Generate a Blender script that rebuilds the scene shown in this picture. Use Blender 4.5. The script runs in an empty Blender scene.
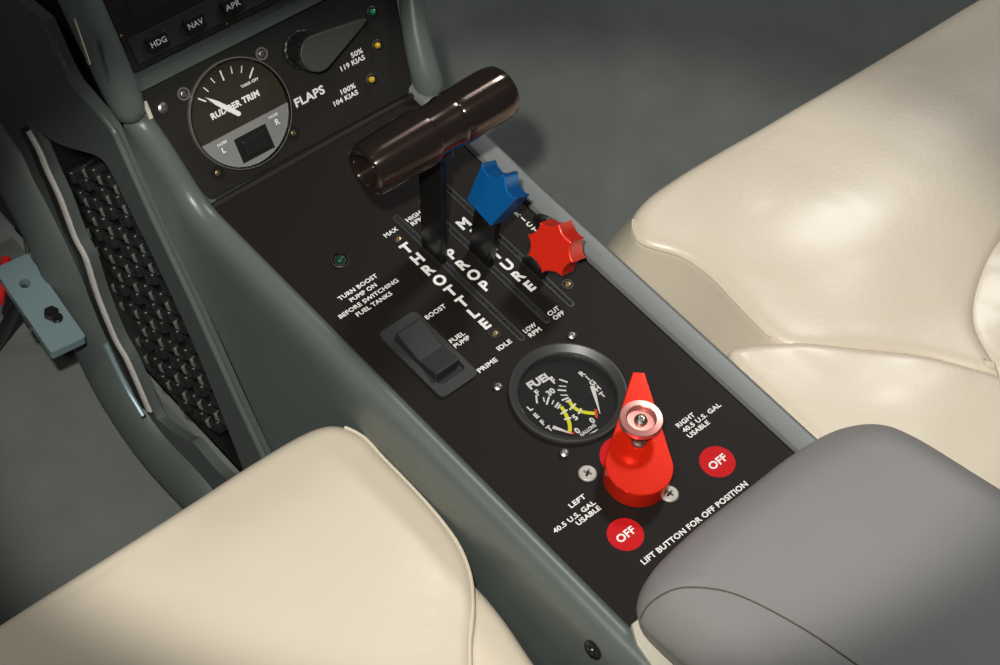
import bpy, bmesh, math, random
from mathutils import Vector, Matrix, Euler
random.seed(7)
S = bpy.context.scene
COL = S.collection
MM = 0.001

# ------------------------------------------------------------------ materials
def srgb(h):
    h = h.lstrip('#')
    r = []
    for i in (0, 2, 4):
        c = int(h[i:i+2], 16) / 255
        r.append(c / 12.92 if c <= 0.04045 else ((c + 0.055) / 1.055) ** 2.4)
    return (*r, 1)

def mat(name, col, rough=0.5, metal=0.0, spec=0.5, coat=0.0, coat_rough=0.1, sheen=0.0, bump=None, var=None, aniso=0.0, trans=0.0, ior=1.45, alpha=1.0):
    """bump = (scale, strength, distance, kind); var = (scale, amount) mottles the colour a little"""
    m = bpy.data.materials.new(name)
    m.use_nodes = True
    nt = m.node_tree
    b = nt.nodes['Principled BSDF']
    c = srgb(col) if isinstance(col, str) else (*col, 1)
    b.inputs['Base Color'].default_value = c
    b.inputs['Roughness'].default_value = rough
    b.inputs['Metallic'].default_value = metal
    b.inputs['Specular IOR Level'].default_value = spec
    b.inputs['Coat Weight'].default_value = coat
    b.inputs['Coat Roughness'].default_value = coat_rough
    b.inputs['Sheen Weight'].default_value = sheen
    b.inputs['Anisotropic'].default_value = aniso
    b.inputs['Transmission Weight'].default_value = trans
    b.inputs['IOR'].default_value = ior
    b.inputs['Alpha'].default_value = alpha
    tc = nt.nodes.new('ShaderNodeTexCoord')
    if var:
        n = nt.nodes.new('ShaderNodeTexNoise'); n.inputs['Scale'].default_value = var[0]; n.inputs['Detail'].default_value = 5
        nt.links.new(tc.outputs['Object'], n.inputs['Vector'])
        mx = nt.nodes.new('ShaderNodeMixRGB'); mx.blend_type = 'MIX'
        d = tuple(max(0, k * (1 - var[1])) for k in c[:3]) + (1,)
        u = tuple(min(1, k * (1 + var[1])) for k in c[:3]) + (1,)
        mx.inputs[1].default_value = d; mx.inputs[2].default_value = u
        nt.links.new(n.outputs['Fac'], mx.inputs[0]); nt.links.new(mx.outputs[0], b.inputs['Base Color'])
    if bump:
        sc, st, di, kind = bump
        if kind == 'voronoi':
            n = nt.nodes.new('ShaderNodeTexVoronoi'); n.inputs['Scale'].default_value = sc; o = n.outputs['Distance']
        else:
            n = nt.nodes.new('ShaderNodeTexNoise'); n.inputs['Scale'].default_value = sc; n.inputs['Detail'].default_value = 4; o = n.outputs['Fac']
        nt.links.new(tc.outputs['Object'], n.inputs['Vector'])
        bp = nt.nodes.new('ShaderNodeBump'); bp.inputs['Strength'].default_value = st; bp.inputs['Distance'].default_value = di
        nt.links.new(o, bp.inputs['Height']); nt.links.new(bp.outputs['Normal'], b.inputs['Normal'])
    return m

M = dict(
    panel=mat('black_anodised_panel', (0.0125, 0.0100, 0.0085), 0.5, spec=0.16, bump=(2600, 0.12, 0.0002, 'noise')),
    trimpanel=mat('black_wrinkle_panel', (0.018, 0.0165, 0.0155), 0.5, spec=0.25, bump=(2200, 0.2, 0.0002, 'noise')),
    ink=mat('white_panel_ink', (0.80, 0.80, 0.79), 0.6),
    vinyl=mat('grey_vinyl', (0.106, 0.127, 0.120), 0.33, spec=0.6, bump=(1500, 0.25, 0.0003, 'noise'), var=(40, 0.08)),
    vinyl_flat=mat('grey_panel_plastic', (0.085, 0.100, 0.094), 0.5, bump=(1800, 0.2, 0.0003, 'noise')),
    carpet=mat('grey_carpet', (0.15, 0.165, 0.156), 0.95, spec=0.1, sheen=0.15, bump=(900, 0.5, 0.001, 'noise'), var=(25, 0.18)),
    leather=mat('cream_leather', (0.68, 0.605, 0.485), 0.40, spec=0.45, coat=0.25, coat_rough=0.22, bump=(380, 0.10, 0.0006, 'voronoi'), var=(9, 0.04)),
    armleather=mat('grey_leather', (0.245, 0.243, 0.243), 0.5, spec=0.4, bump=(700, 0.15, 0.0004, 'voronoi'), var=(30, 0.04)),
    seam=mat('seam_thread', (0.09, 0.085, 0.07), 0.8),
    dark=mat('black_plastic', (0.012, 0.0125, 0.0125), 0.35),
    switch=mat('black_switch_plastic', (0.028, 0.031, 0.030), 0.42, bump=(2500, 0.15, 0.0002, 'noise')),
    rubber=mat('black_rubber', (0.016, 0.018, 0.017), 0.32, bump=(600, 0.2, 0.0005, 'noise')),
    brush=mat('black_brush_seal', (0.012, 0.0135, 0.0135), 0.45, bump=(1300, 0.9, 0.0015, 'noise')),
    void=mat('dark_recess', (0.006, 0.006, 0.006), 0.9),
    smoke=mat('smoked_metal', (0.125, 0.092, 0.080), 0.17, metal=0.9, aniso=0.9),
    blue=mat('blue_anodised', (0.006, 0.21, 0.66), 0.33, metal=0.7, coat=0.3, coat_rough=0.2),
    red=mat('red_anodised', (0.85, 0.026, 0.008), 0.36, metal=0.35, coat=0.4, coat_rough=0.2),
    redpaint=mat('red_enamel', (0.74, 0.022, 0.006), 0.22, metal=0.35, spec=0.3),
    reddecal=mat('red_decal', (0.52, 0.007, 0.010), 0.6, spec=0.2),
    pink=mat('pink_anodised', (0.70, 0.30, 0.27), 0.3, metal=0.8),
    chrome=mat('bright_steel', (0.62, 0.60, 0.55), 0.25, metal=1.0),
    steel=mat('dull_steel', (0.40, 0.39, 0.36), 0.38, metal=1.0),
    brass=mat('brassy_screw', (0.36, 0.29, 0.16), 0.35, metal=1.0),
    blackscrew=mat('black_screw', (0.03, 0.03, 0.03), 0.25, metal=0.6),
    bezel=mat('gauge_bezel', (0.075, 0.077, 0.077), 0.42, metal=0.5),
    face=mat('gauge_face', (0.010, 0.010, 0.010), 0.6),
    trimface=mat('trim_gauge_face', (0.026, 0.022, 0.014), 0.45),
    greyplate=mat('grey_gauge_plate', (0.20, 0.205, 0.205), 0.5),
    yellow=mat('yellow_mark', (0.78, 0.76, 0.02), 0.6),
    redmark=mat('red_mark', (0.75, 0.06, 0.02), 0.6),
    glass=mat('clear_lens', (1, 1, 1), 0.03, trans=1.0, ior=1.15),
    acrylic=mat('clear_acrylic', (0.9, 0.9, 0.9), 0.06, trans=1.0, ior=1.3),
    ledg=mat('green_led', (0.015, 0.30, 0.13), 0.3),
    leddk=mat('dark_green_led', (0.004, 0.055, 0.035), 0.3),
    ledy=mat('amber_led', (0.62, 0.40, 0.02), 0.3),
    alu=mat('bluish_aluminium', (0.33, 0.47, 0.50), 0.42, metal=0.55),
    screen=mat('dim_display', (0.02, 0.021, 0.018), 0.25),
    knob=mat('grey_knob_face', (0.042, 0.042, 0.040), 0.5),
    cream=mat('cream_plastic', (0.55, 0.52, 0.44), 0.5),
    gloss=mat('gloss_black_blade', (0.009, 0.009, 0.009), 0.28, spec=0.35),
    strip=mat('worn_strip', (0.72, 0.70, 0.66), 0.35, metal=0.25, bump=(60, .8, .002, 'noise')),
    edgeglint=mat('edge_highlight_grey', (0.22, 0.215, 0.20), 0.2, metal=0.35),  # opaque grey painted to stand for the highlight on clear plastic edges
    washer=mat('matt_nickel', (0.50, 0.48, 0.44), 0.55, metal=0.5),
    strand=mat('grey_strand', (0.24, 0.25, 0.245), 0.35),
    browntrim=mat('dark_brown_trim', (0.022, 0.018, 0.014), 0.4),
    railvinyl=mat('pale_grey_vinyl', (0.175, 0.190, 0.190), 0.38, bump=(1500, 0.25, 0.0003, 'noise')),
    redled=mat('red_reflector', (0.5, 0.02, 0.02), 0.3),
)

def pane_mat(name, gloss, tint):
    m = bpy.data.materials.new(name); m.use_nodes = True; nt = m.node_tree; nt.nodes.remove(nt.nodes['Principled BSDF'])
    t = nt.nodes.new('ShaderNodeBsdfTransparent'); t.inputs[0].default_value = (*tint, 1)
    g = nt.nodes.new('ShaderNodeBsdfGlossy'); g.inputs['Roughness'].default_value = .04
    f = nt.nodes.new('ShaderNodeFresnel'); f.inputs[0].default_value = 1.45
    a = nt.nodes.new('ShaderNodeMath'); a.operation = 'MULTIPLY'; a.inputs[1].default_value = gloss
    mx = nt.nodes.new('ShaderNodeMixShader'); nt.links.new(f.outputs[0], a.inputs[0]); nt.links.new(a.outputs[0], mx.inputs[0])
    nt.links.new(t.outputs[0], mx.inputs[1]); nt.links.new(g.outputs[0], mx.inputs[2]); nt.links.new(mx.outputs[0], nt.nodes['Material Output'].inputs['Surface'])
    return m
M['pane'] = pane_mat('clear_pane', .9, (.97, .97, .97))
M['rim'] = pane_mat('clear_plastic_rim', 2.2, (.75, .75, .72))

def turned(m, axis, rot):
    nt = m.node_tree; t = nt.nodes.new('ShaderNodeTangent'); t.direction_type = 'RADIAL'; t.axis = axis
    b = nt.nodes['Principled BSDF']; nt.links.new(t.outputs[0], b.inputs['Tangent']); b.inputs['Anisotropic Rotation'].default_value = rot
turned(M['smoke'], 'X', 0.25)

# ------------------------------------------------------------------ objects
def thing(name, label, cat, loc=(0, 0, 0), group=None, rz=0):
    o = bpy.data.objects.new(name, None); COL.objects.link(o)
    o.empty_display_size = 0.02
    o.location = Vector(loc)
    o['label'] = label; o['category'] = cat
    if group: o['group'] = group
    return o

def world_loc(o):
    v = Vector((0, 0, 0))
    while o:
        v += o.location; o = o.parent
    return v

def link(name, bm, m, parent=None, label=None, smooth=True, angle=40, subsurf=0, at=None):
    """bm is in world metres; the object keeps the transform of its thing"""
    bmesh.ops.recalc_face_normals(bm, faces=bm.faces[:])
    off = Vector(at) if at is not None else (world_loc(parent) if parent else Vector((0, 0, 0)))
    bmesh.ops.translate(bm, verts=bm.verts[:], vec=-off)
    me = bpy.data.meshes.new(name); bm.to_mesh(me); bm.free()
    for mm in (m if isinstance(m, (list, tuple)) else [m]): me.materials.append(mm)
    o = bpy.data.objects.new(name, me); COL.objects.link(o)
    if parent: o.parent = parent
    elif at is not None: o.location = off
    if label: o['label'] = label
    if smooth:
        for p in me.polygons: p.use_smooth = True
        if subsurf:
            s = o.modifiers.new('sub', 'SUBSURF'); s.levels = subsurf; s.render_levels = subsurf
        else:
            me.set_sharp_from_angle(angle=math.radians(angle))
            w_ = o.modifiers.new('weighted', 'WEIGHTED_NORMAL'); w_.keep_sharp = True; w_.weight = 80
    return o

def tag(o, label, cat, group=None):
    o['label'] = label; o['category'] = cat
    if group: o['group'] = group
    return o

def struct(o):
    o['kind'] = 'structure'; return o

def copy_tree(o, parent=None):
    c = o.copy(); COL.objects.link(c); c.parent = parent
    for ch in list(o.children): copy_tree(ch, c)
    return c

# ------------------------------------------------------------------ shape builders (all take mm, all write metres)
ID = Matrix.Identity(4)
def V(p, X=ID): return X @ (Vector(p) * MM)

def add_loop(bm, pts, X=ID): return [bm.verts.new(V(p, X)) for p in pts]

def bridge(bm, a, b, closed=True):
    n = len(a)
    for i in range(n if closed else n - 1):
        j = (i + 1) % n
        try: bm.faces.new((a[i], a[j], b[j], b[i]))
        except ValueError: pass

def prism(bm, poly, z0, z1, bev=0.0, X=ID, top_only=True, segs=3):
    """extrude a 2-D polygon (ccw) along local z with a rounded upper rim"""
    n = len(poly)
    def inset(d):
        out = []
        for i in range(n):
            p0, p1, p2 = Vector(poly[i-1]), Vector(poly[i]), Vector(poly[(i+1) % n])
            e1 = (p1 - p0); e2 = (p2 - p1)
            if e1.length < 1e-9 or e2.length < 1e-9: out.append(p1); continue
            e1.normalize(); e2.normalize()
            n1 = Vector((-e1.y, e1.x)); n2 = Vector((-e2.y, e2.x))
            k = n1 + n2
            if k.length < 1e-6: k = n1
            k.normalize(); c = max(0.35, k.dot(n1))
            out.append(p1 + k * (d / c))
        return out
    area = sum(poly[i-1][0]*poly[i][1] - poly[i][0]*poly[i-1][1] for i in range(n))
    sg = 1 if area > 0 else -1
    rings = []
    if not top_only and bev:
        for s in range(segs, 0, -1):
            a = s / segs * math.pi / 2
            rings.append((inset(sg * bev * (1 - math.cos(a))), z0 + bev * (1 - math.sin(a))))
    else:
        rings.append((poly, z0))
    if bev:
        for s in range(segs + 1):
            a = s / segs * math.pi / 2
            rings.append((inset(sg * bev * (1 - math.cos(a))), z1 - bev * (1 - math.sin(a))))
    else:
        rings.append((poly, z1))
    prev = None; first = None
    for pl, z in rings:
        cur = add_loop(bm, [(p[0], p[1], z) for p in pl], X)
        if prev: bridge(bm, prev, cur)
        else: first = cur
        prev = cur
    bm.faces.new(prev); bm.faces.new(list(reversed(first)))

def rrect(x0, y0, x1, y1, r, seg=6):
    out = []
    for cx, cy, a0 in ((x1-r, y0+r, -90), (x1-r, y1-r, 0), (x0+r, y1-r, 90), (x0+r, y0+r, 180)):
        for k in range(seg + 1):
            a = math.radians(a0 + 90 * k / seg); out.append((cx + r*math.cos(a), cy + r*math.sin(a)))
    return out

def circle(cx, cy, r, n=48, r2=None): return [(cx + r*math.cos(2*math.pi*i/n), cy + (r2 or r)*math.sin(2*math.pi*i/n)) for i in range(n)]

def lathe(bm, prof, X=ID, n=48):
    """prof: (radius, z) along local z; radius 0 closes to a pole"""
    prev = None
    for r, z in prof:
        if r <= 1e-6: cur = [bm.verts.new(V((0, 0, z), X))]
        else: cur = add_loop(bm, [(r*math.cos(2*math.pi*i/n), r*math.sin(2*math.pi*i/n), z) for i in range(n)], X)
        if prev:
            if len(prev) == 1 and len(cur) > 1:
                for i in range(n): bm.faces.new((prev[0], cur[i], cur[(i+1) % n]))
            elif len(cur) == 1 and len(prev) > 1:
                for i in range(n): bm.faces.new((prev[i], prev[(i+1) % n], cur[0]))
            elif len(cur) > 1: bridge(bm, prev, cur)
        prev = cur

def tube(bm, pts, rad, n=10, flat=1.0, up=(0, 0, 1), cap=True, X=ID):
    pts = [Vector(p) for p in pts]
    rads = rad if isinstance(rad, (list, tuple)) else [rad]*len(pts)
    prev = None; first = None
    for i, p in enumerate(pts):
        t = (pts[min(i+1, len(pts)-1)] - pts[max(i-1, 0)]).normalized()
        u = Vector(up); s = t.cross(u)
        if s.length < 1e-4: s = t.cross(Vector((1, 0, 0)))
        s.normalize(); w = s.cross(t).normalized()
        cur = add_loop(bm, [p + s*(rads[i]*math.cos(2*math.pi*k/n)) + w*(rads[i]*flat*math.sin(2*math.pi*k/n)) for k in range(n)], X)
        if prev: bridge(bm, prev, cur)
        else: first = cur
        prev = cur
    if cap:
        bm.faces.new(prev); bm.faces.new(list(reversed(first)))

def spline(pts, n=8, closed=False):
    """Catmull-Rom through points of any dimension"""
    P = [Vector(p) for p in pts]; N = len(P); out = []
    rng = N if closed else N - 1
    for i in range(rng):
        p0 = P[i-1] if (closed or i > 0) else P[0]*2 - P[1]
        p1 = P[i]; p2 = P[(i+1) % N]
        p3 = P[(i+2) % N] if (closed or i + 2 < N) else P[-1]*2 - P[-2]
        for k in range(n):
            t = k / n
            out.append(0.5*((2*p1) + (p2-p0)*t + (2*p0-5*p1+4*p2-p3)*t*t + (3*p1-p0-3*p2+p3)*t*t*t))
    if not closed: out.append(P[-1].copy())
    return out

def plate_with_holes(bm, outer, holes, z0, z1, X=ID):
    """flat plate between z0 and z1 with real holes cut through"""
    for z in (z1, z0):
        es = []
        for loop in [outer] + holes:
            vs = add_loop(bm, [(p[0], p[1], z) for p in loop], X)
            for i in range(len(vs)): es.append(bm.edges.new((vs[i], vs[(i+1) % len(vs)])))
        bmesh.ops.triangle_fill(bm, use_beauty=True, edges=es)
    for loop in [outer] + holes:
        a = add_loop(bm, [(p[0], p[1], z1) for p in loop], X); b = add_loop(bm, [(p[0], p[1], z0) for p in loop], X)
        bridge(bm, a, b)
    bmesh.ops.remove_doubles(bm, verts=bm.verts[:], dist=1e-7)

def sections(bm, rows, closed=False, caps=False):
    """rows of equal-length world-mm point lists, lofted"""
    prev = None; first = None
    for r in rows:
        cur = add_loop(bm, r)
        if prev: bridge(bm, prev, cur, closed)
        else: first = cur
        prev = cur
    if caps:
        bm.faces.new(prev); bm.faces.new(list(reversed(first)))

_fonts = {}
def glyph_mesh(body, bold, spacing=1.0):
    cu = bpy.data.curves.new('t', 'FONT'); cu.body = body; cu.size = 1.0; cu.offset = bold; cu.space_character = spacing
    cu.resolution_u = 3; cu.extrude = 0.0
    o = bpy.data.objects.new('t', cu); COL.objects.link(o)
    dg = bpy.context.evaluated_depsgraph_get(); dg.update()
    me = bpy.data.meshes.new_from_object(o.evaluated_get(dg))
    vs = [v.co.copy() for v in me.vertices]; fs = [tuple(p.vertices) for p in me.polygons]
    bpy.data.objects.remove(o); bpy.data.curves.remove(cu); bpy.data.meshes.remove(me)
    return vs, fs
_cap = None
def text(bm, body, x0, y0, width, cap, X=ID, z=0.0, bold=0.03, align='L', rot=0.0, spacing=1.05, thick=0.12):
    """one line of lettering: baseline start x0,y0 (mm, local), fitted to width (None = natural) and capital height"""
    vs, fs = glyph_mesh(body, bold, spacing)
    xa = min(v.x for v in vs); xb = max(v.x for v in vs)
    h = 0.73
    sy = cap / h
    sx = (width / (xb - xa)) if width else sy
    w = (xb - xa) * sx
    dx = {'L': 0, 'C': -w/2, 'R': -w}[align]
    c, s = math.cos(rot), math.sin(rot)
    a = []; b = []
    for v in vs:
        px = dx + (v.x - xa)*sx; py = v.y*sy
        q = (x0 + c*px - s*py, y0 + s*px + c*py)
        a.append(bm.verts.new(V((q[0], q[1], z + thick), X)))
    for f in fs:
        try: bm.faces.new([a[i] for i in f])
        except ValueError: pass

def lettering(name, lines, X, parent, m=None, z=0.0, label=None):
    bm = bmesh.new()
    for kw in lines: text(bm, X=X, z=z, **kw)
    return link(name, bm, m or M['ink'], parent, smooth=False, label=label)

# frames -----------------------------------------------------------------
def frame(o, ex, ey):
    ex = Vector(ex).normalized(); ey = Vector(ey); n = ex.cross(ey).normalized(); ey = n.cross(ex)
    m = Matrix.Identity(4)
    for i in range(3): m[i][0] = ex[i]; m[i][1] = ey[i]; m[i][2] = n[i]; m[i][3] = o[i]*MM
    return m
TR = frame((0, 198.83, 0), (0.99878, -0.04932, 0), (0.03207, 0.64952, 0.75967))   # sloping instrument sub-panel
def at(X, x, y, z=0): return X @ Matrix.Translation(Vector((x, y, z))*MM)
XAX = Matrix(((0, 0, 1, 0), (1, 0, 0, 0), (0, 1, 0, 0), (0, 0, 0, 1)))            # local z -> world x, local (x,y) -> (y,z)
FLOOR = -278.0

# ------------------------------------------------------------------ setting: floor
bm = bmesh.new()
N = 40
rows = []
for j in range(N + 1):
    y = -700 + 2000*j/N
    rows.append([(-1000 + 2200*i/N, y, FLOOR + (max(0, y - 560)*0.55 if y > 560 else 0)) for i in range(N + 1)])
sections(bm, rows)
struct(link('floor', bm, M['carpet'], None))

# ------------------------------------------------------------------ centre console
con = thing('center_console', 'grey padded aircraft center console with black lettered control panel between the cream seats', 'console', (0, 0, FLOOR*MM))

# left shell: pad rolled over the panel edge, side wall running down to the crease
def trim_pt(u, v, w=0): return tuple((TR @ (Vector((u, v, w))*MM))/MM)
prof = [(-6, -5), (-0.5, -2), (0, 0.6), (1.2, 2.6), (4, 4.4), (7.5, 4.6), (11, 3.0), (13.6, -0.5), (15, -6), (15.8, -13)]
st = []   # inner edge point, outward, up, crease point
def station(P, out, up, crease): st.append((Vector(P), Vector(out).normalized(), Vector(up).normalized(), Vector(crease)))
tn = Vector((-0.0375, -0.7587, 0.6503)); tx = Vector((-0.99878, 0.0493, 0))
station(trim_pt(-75.0, 57), tx, tn, (-84, 247, 29))
station(trim_pt(-74.0, 54), tx, tn, (-84.5, 243, 25))
station(trim_pt(-70.5, 36), tx, tn, (-85, 233, 10))
station(trim_pt(-68, 20), tx, tn, (-85, 222, -4))
station(trim_pt(-66.3, 8), tx, (tn*0.8 + Vector((0, 0, .5))), (-85, 209, -19))
station((-65.4, 196, 0.5), (-1, 0, 0), (0, -.45, 1), (-85, 196, -35))
station((-65, 184, 0), (-1, 0, 0), (0, -.15, 1), (-85, 182, -52))
station((-65, 160, 0), (-1, 0, 0), (0, 0, 1), (-85, 152, -92))
station((-65, 130, 0), (-1, 0, 0), (0, 0, 1), (-86, 120, -134))
station((-65, 80, 0), (-1, 0, 0), (0, 0, 1), (-87, 70, -200))
station((-65, 20, 0), (-1, 0, 0), (0, 0, 1), (-88, 15, -270))
station((-65, -60, 0), (-1, 0, 0), (0, 0, 1), (-88, -60, -277))
station((-65, -130, 0), (-1, 0, 0), (0, 0, 1), (-88, -130, -277))
station((-65, -400, 0), (-1, 0, 0), (0, 0, 1), (-88, -400, -277))
rows = []
for k, (P, o, u, c) in enumerate(st):
    f = 1.0
    if k == 0: f = 0.55
    r = [P + o*(a*(f if k == 0 else 1)) + u*(b*f - (3 if k == 0 else 0)) for a, b in prof]
    top = r[-1]
    if k <= 4:   # short wall near the top of the pad
        r[-3] = P + o*13.2 + u*-0.5; r[-2] = P + o*14.2 + u*-3.5
        r[-1] = r[-2].lerp(c, 0.25); top = r[-1]
    for t in (0.2, 0.5, 0.8, 1.0): r.append(top.lerp(c, t))
    e = c + Vector((8, 4, -2)); r.append(e)
    rows.append(r)
bm = bmesh.new(); sections(bm, rows)
v = [bm.verts[i] for i in range(0)] 
bm.verts.ensure_lookup_table()
cap = [bm.verts[i] for i in range(len(rows[0]))]
bm.faces.new(cap)
shell = link('side_shell', bm, M['vinyl'], con, subsurf=2)

# core body under the panel (dark, closes the inside)
bm = bmesh.new()
prism(bm, [(-75, -420), (79, -420), (79, 199), (-40, 199), (-40, 120), (-75, 0)], FLOOR, -12)
link('core_body', bm, M['vinyl_flat'], con)

# right rail with its outer wall
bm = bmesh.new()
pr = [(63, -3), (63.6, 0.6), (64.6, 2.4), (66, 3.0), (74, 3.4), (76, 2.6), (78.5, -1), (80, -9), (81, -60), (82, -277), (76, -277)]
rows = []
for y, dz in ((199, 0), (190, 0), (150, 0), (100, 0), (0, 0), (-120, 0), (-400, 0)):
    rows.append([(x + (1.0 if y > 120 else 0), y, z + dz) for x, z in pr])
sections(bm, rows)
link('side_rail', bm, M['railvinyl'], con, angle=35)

# black control panel
bm = bmesh.new()
plate_with_holes(bm, [(-65.6, -420), (64.5, -420), (65.5, 201), (-66, 201)], [circle(0, 0, 26.0, 64)], -2.5, 0.0)
panel = link('control_panel', bm, M['panel'], con)

# sloping sub-panel
bm = bmesh.new()
prism(bm, [(-65.2, 0.3), (67.6, 0.3), (78.6, 49), (80, 66), (-77, 66)], -6, 0.0, 1.2, TR)
sub = link('sloping_panel', bm, M['trimpanel'], con)
# curled lower lip where the two panels meet
bm = bmesh.new()
tube(bm, [V3 for V3 in ((-65, 198.6, -0.4), (67, 194, -0.4))], 2.2, 12)
link('panel_fold', bm, M['trimpanel'], con)

# ------------------------------------------------------------------ placards on the console panel
Z0 = 0.0
def L(body, x, y, w, cap, align='L', **k): return dict(body=body, x0=x + (.5 if align == 'L' else -.1 if align == 'R' else 0), y0=y, width=w - .8, cap=cap, align=align, **k)
lettering('placard', [L('TURN BOOST', -39.2, 112.3, 25.4, 2.5, 'C'), L('PUMP ON', -39.2, 108.0, 17.5, 2.5, 'C'),
    L('BEFORE SWITCHING', -39.4, 103.5, 38.6, 2.5, 'C'), L('FUEL TANKS', -39.5, 99.2, 23.4, 2.5, 'C')], ID, panel)
lettering('placard', [L('BOOST', -25.4, 76.6, 13.6, 2.6)], ID, panel)
lettering('placard', [L('FUEL', -25.5, 58.2, 10.2, 2.5), L('PUMP', -25.6, 54.7, 10.6, 2.5)], ID, panel)
lettering('placard', [L('PRIME', -26.2, 36.2, 12.9, 2.6)], ID, panel)
lettering('placard', [L('MAX', -8.4, 128.8, 9.4, 2.6)], ID, panel)
lettering('placard', [L('IDLE', -9.9, 40.1, 9.6, 2.6)], ID, panel)
lettering('placard', [L('HIGH', 7.0, 129.6, 10.2, 2.6), L('RPM', 7.4, 126.2, 8.4, 2.6)], ID, panel)
lettering('placard', [L('LOW', 7.6, 40.0, 8.6, 2.6), L('RPM', 7.9, 36.4, 8.3, 2.6)], ID, panel)
lettering('placard', [L('CUT', 24.2, 40.3, 8.0, 2.6), L('OFF', 24.6, 36.7, 7.8, 2.6)], ID, panel)
lettering('placard', [L('RICH', 24.0, 129.0, 9.6, 2.6)], ID, panel)
def column(word, x, ya, yb, cap, wmax=None):
    n = len(word); out = []
    for i, ch in enumerate(word):
        if ch == ' ': continue
        out.append(dict(body=ch, x0=x, y0=ya + (yb - ya)*i/(n - 1) - cap/2, width=None, cap=cap, align='C', bold=0.045))
    return out
lettering('placard', column('THROTTLE', -4.0, 117.5, 57.2, 6.2), ID, panel)
lettering('placard', column('PROP', 11.8, 100.6, 75.0, 6.2), ID, panel)
lettering('placard', column('MIXTURE', 29.5, 111.6, 60.8, 6.2), ID, panel)
lettering('placard', column('FRICTION', 55.8, 103.6, 72.5, 3.0), ID, panel)
lettering('placard', [L('LEFT', -33.0, -48.8, 10.6, 2.6, 'R'), L('40.5 U.S. GAL', -31.8, -54.2, 27.0, 2.6, 'R'), L('USABLE', -31.8, -57.9, 15.6, 2.6, 'R')], ID, panel)
lettering('placard', [L('RIGHT', 28.4, -48.3, 12.4, 2.6), L('40.5 U.S. GAL', 28.6, -52.2, 26.4, 2.6), L('USABLE', 28.5, -56.0, 14.8, 2.6)], ID, panel)
lettering('placard', [L('LIFT BUTTON FOR OFF POSITION', -37.6, -92.6, 70.4, 3.0)], ID, panel)

# red OFF discs printed on the panel
for (x, y, side) in ((-32.7, -75.2, 'left'), (30.0, -73.9, 'right')):
    bm = bmesh.new(); prism(bm, circle(x, y, 8.85, 56), -0.2, 0.15, 0.05)
    d = link('off_marker', bm, M['reddecal'], con, label='red disc with white OFF under the %s tank placard' % side)
    lettering('off_lettering', [L('OFF', x, y - 2.1, 11.4, 4.2, 'C', bold=0.03)], ID, d, z=0.15)
bm = bmesh.new(); prism(bm, circle(-3.1, -44.0, 12.4, 56), -0.2, 0.2, 0.05)
link('selector_marker', bm, M['reddecal'], con, label='plain red disc partly under the red selector handle')

# lever slots with brush seals
for x in (4.6, 21.9, 38.2):
    bm = bmesh.new()
    prism(bm, rrect(x - 2.0, 37.3, x + 2.0, 137.2, 1.95, 6), -0.3, 0.35, 0.25)
    sl = link('lever_slot', bm, M['switch'], con)
    bm = bmesh.new(); nn = 90; rows = []
    for i in range(nn + 1):
        y = 38.6 + 97.4*i/nn
        h = 0.55 + 0.35*random.random()
        rows.append([(x - 1.25, y, 0.2), (x - 0.7, y + random.uniform(-.2, .2), h), (x, y, 0.45 + 0.2*random.random()), (x + 0.7, y + random.uniform(-.2, .2), h*random.uniform(.8, 1.1)), (x + 1.25, y, 0.2)])
    sections(bm, rows)
    link('brush_seal', bm, M['brush'], sl, smooth=False)

# screws ----------------------------------------------------------------
def screw_bm(X, r, h, dome=True, cross=True):
    bm = bmesh.new()
    if dome: prof_ = [(r, 0), (r*1.0, h*0.25), (r*0.86, h*0.7), (r*0.55, h*0.95), (r*0.4, h)]
    else: prof_ = [(r, 0), (r, h*0.55), (r*0.93, h*0.85), (r*0.85, h), (r*0.5, h)]
    n = 24
    # cross recess: last rings follow a plus shape sunk into the head
    rings = []
    for rr, z in prof_: rings.append([(rr*math.cos(2*math.pi*i/n), rr*math.sin(2*math.pi*i/n), z) for i in range(n)])
    def plus(i, R):
        a = 2*math.pi*i/n; q = abs(((a + math.pi/4) % (math.pi/2)) - math.pi/4)
        w = R*0.28
        return min(R, w/max(1e-3, math.sin(q))) if q > 1e-3 else R
    R = r*0.5
    rings.append([(plus(i, R)*math.cos(2*math.pi*i/n), plus(i, R)*math.sin(2*math.pi*i/n), h) for i in range(n)])
    rings.append([(0.8*plus(i, R)*math.cos(2*math.pi*i/n), 0.8*plus(i, R)*math.sin(2*math.pi*i/n), h - r*0.35) for i in range(n)])
    prev = None
    for rg in rings:
        cur = add_loop(bm, rg, X)
        if prev: bridge(bm, prev, cur)
        prev = cur
    bm.faces.new(prev)
    return bm
def screw(X, r, h, m, parent, label=None, dome=True):
    return link('screw', screw_bm(X, r, h, dome), m, parent, label, angle=35)
for x, y, r, a in ((-3.7, 124.6, 2.1, .3), (-4.2, 49.5, 2.1, .8), (45.3, 49.4, 2.1, .1)):
    X = at(ID, x, y) @ Matrix.Rotation(a, 4, 'Z')
    s_ = screw(X, r, 0.9, M['brass'], con)
    bm = bmesh.new(); lathe(bm, [(r + 0.25, 0.02), (r + 0.25, 0.4), (r + 1.0, 0.4), (r + 1.2, 0.02)], at(ID, x, y), 28)
    link('screw_washer', bm, M['dark'], s_)
for x, y, a in ((-23.9, -39.6, .5), (-1.1, -72.5, .2)):
    screw(at(ID, x, y) @ Matrix.Rotation(a, 4, 'Z'), 4.5, 1.3, M['washer'], con, 'large bright steel screw beside the fuel selector', dome=False)
# indicator lamp on the panel is a thing of its own, see below
screw(at(ID, -38.7, -100.0, 0), 2.6, 2.2, M['blackscrew'], con)
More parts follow.
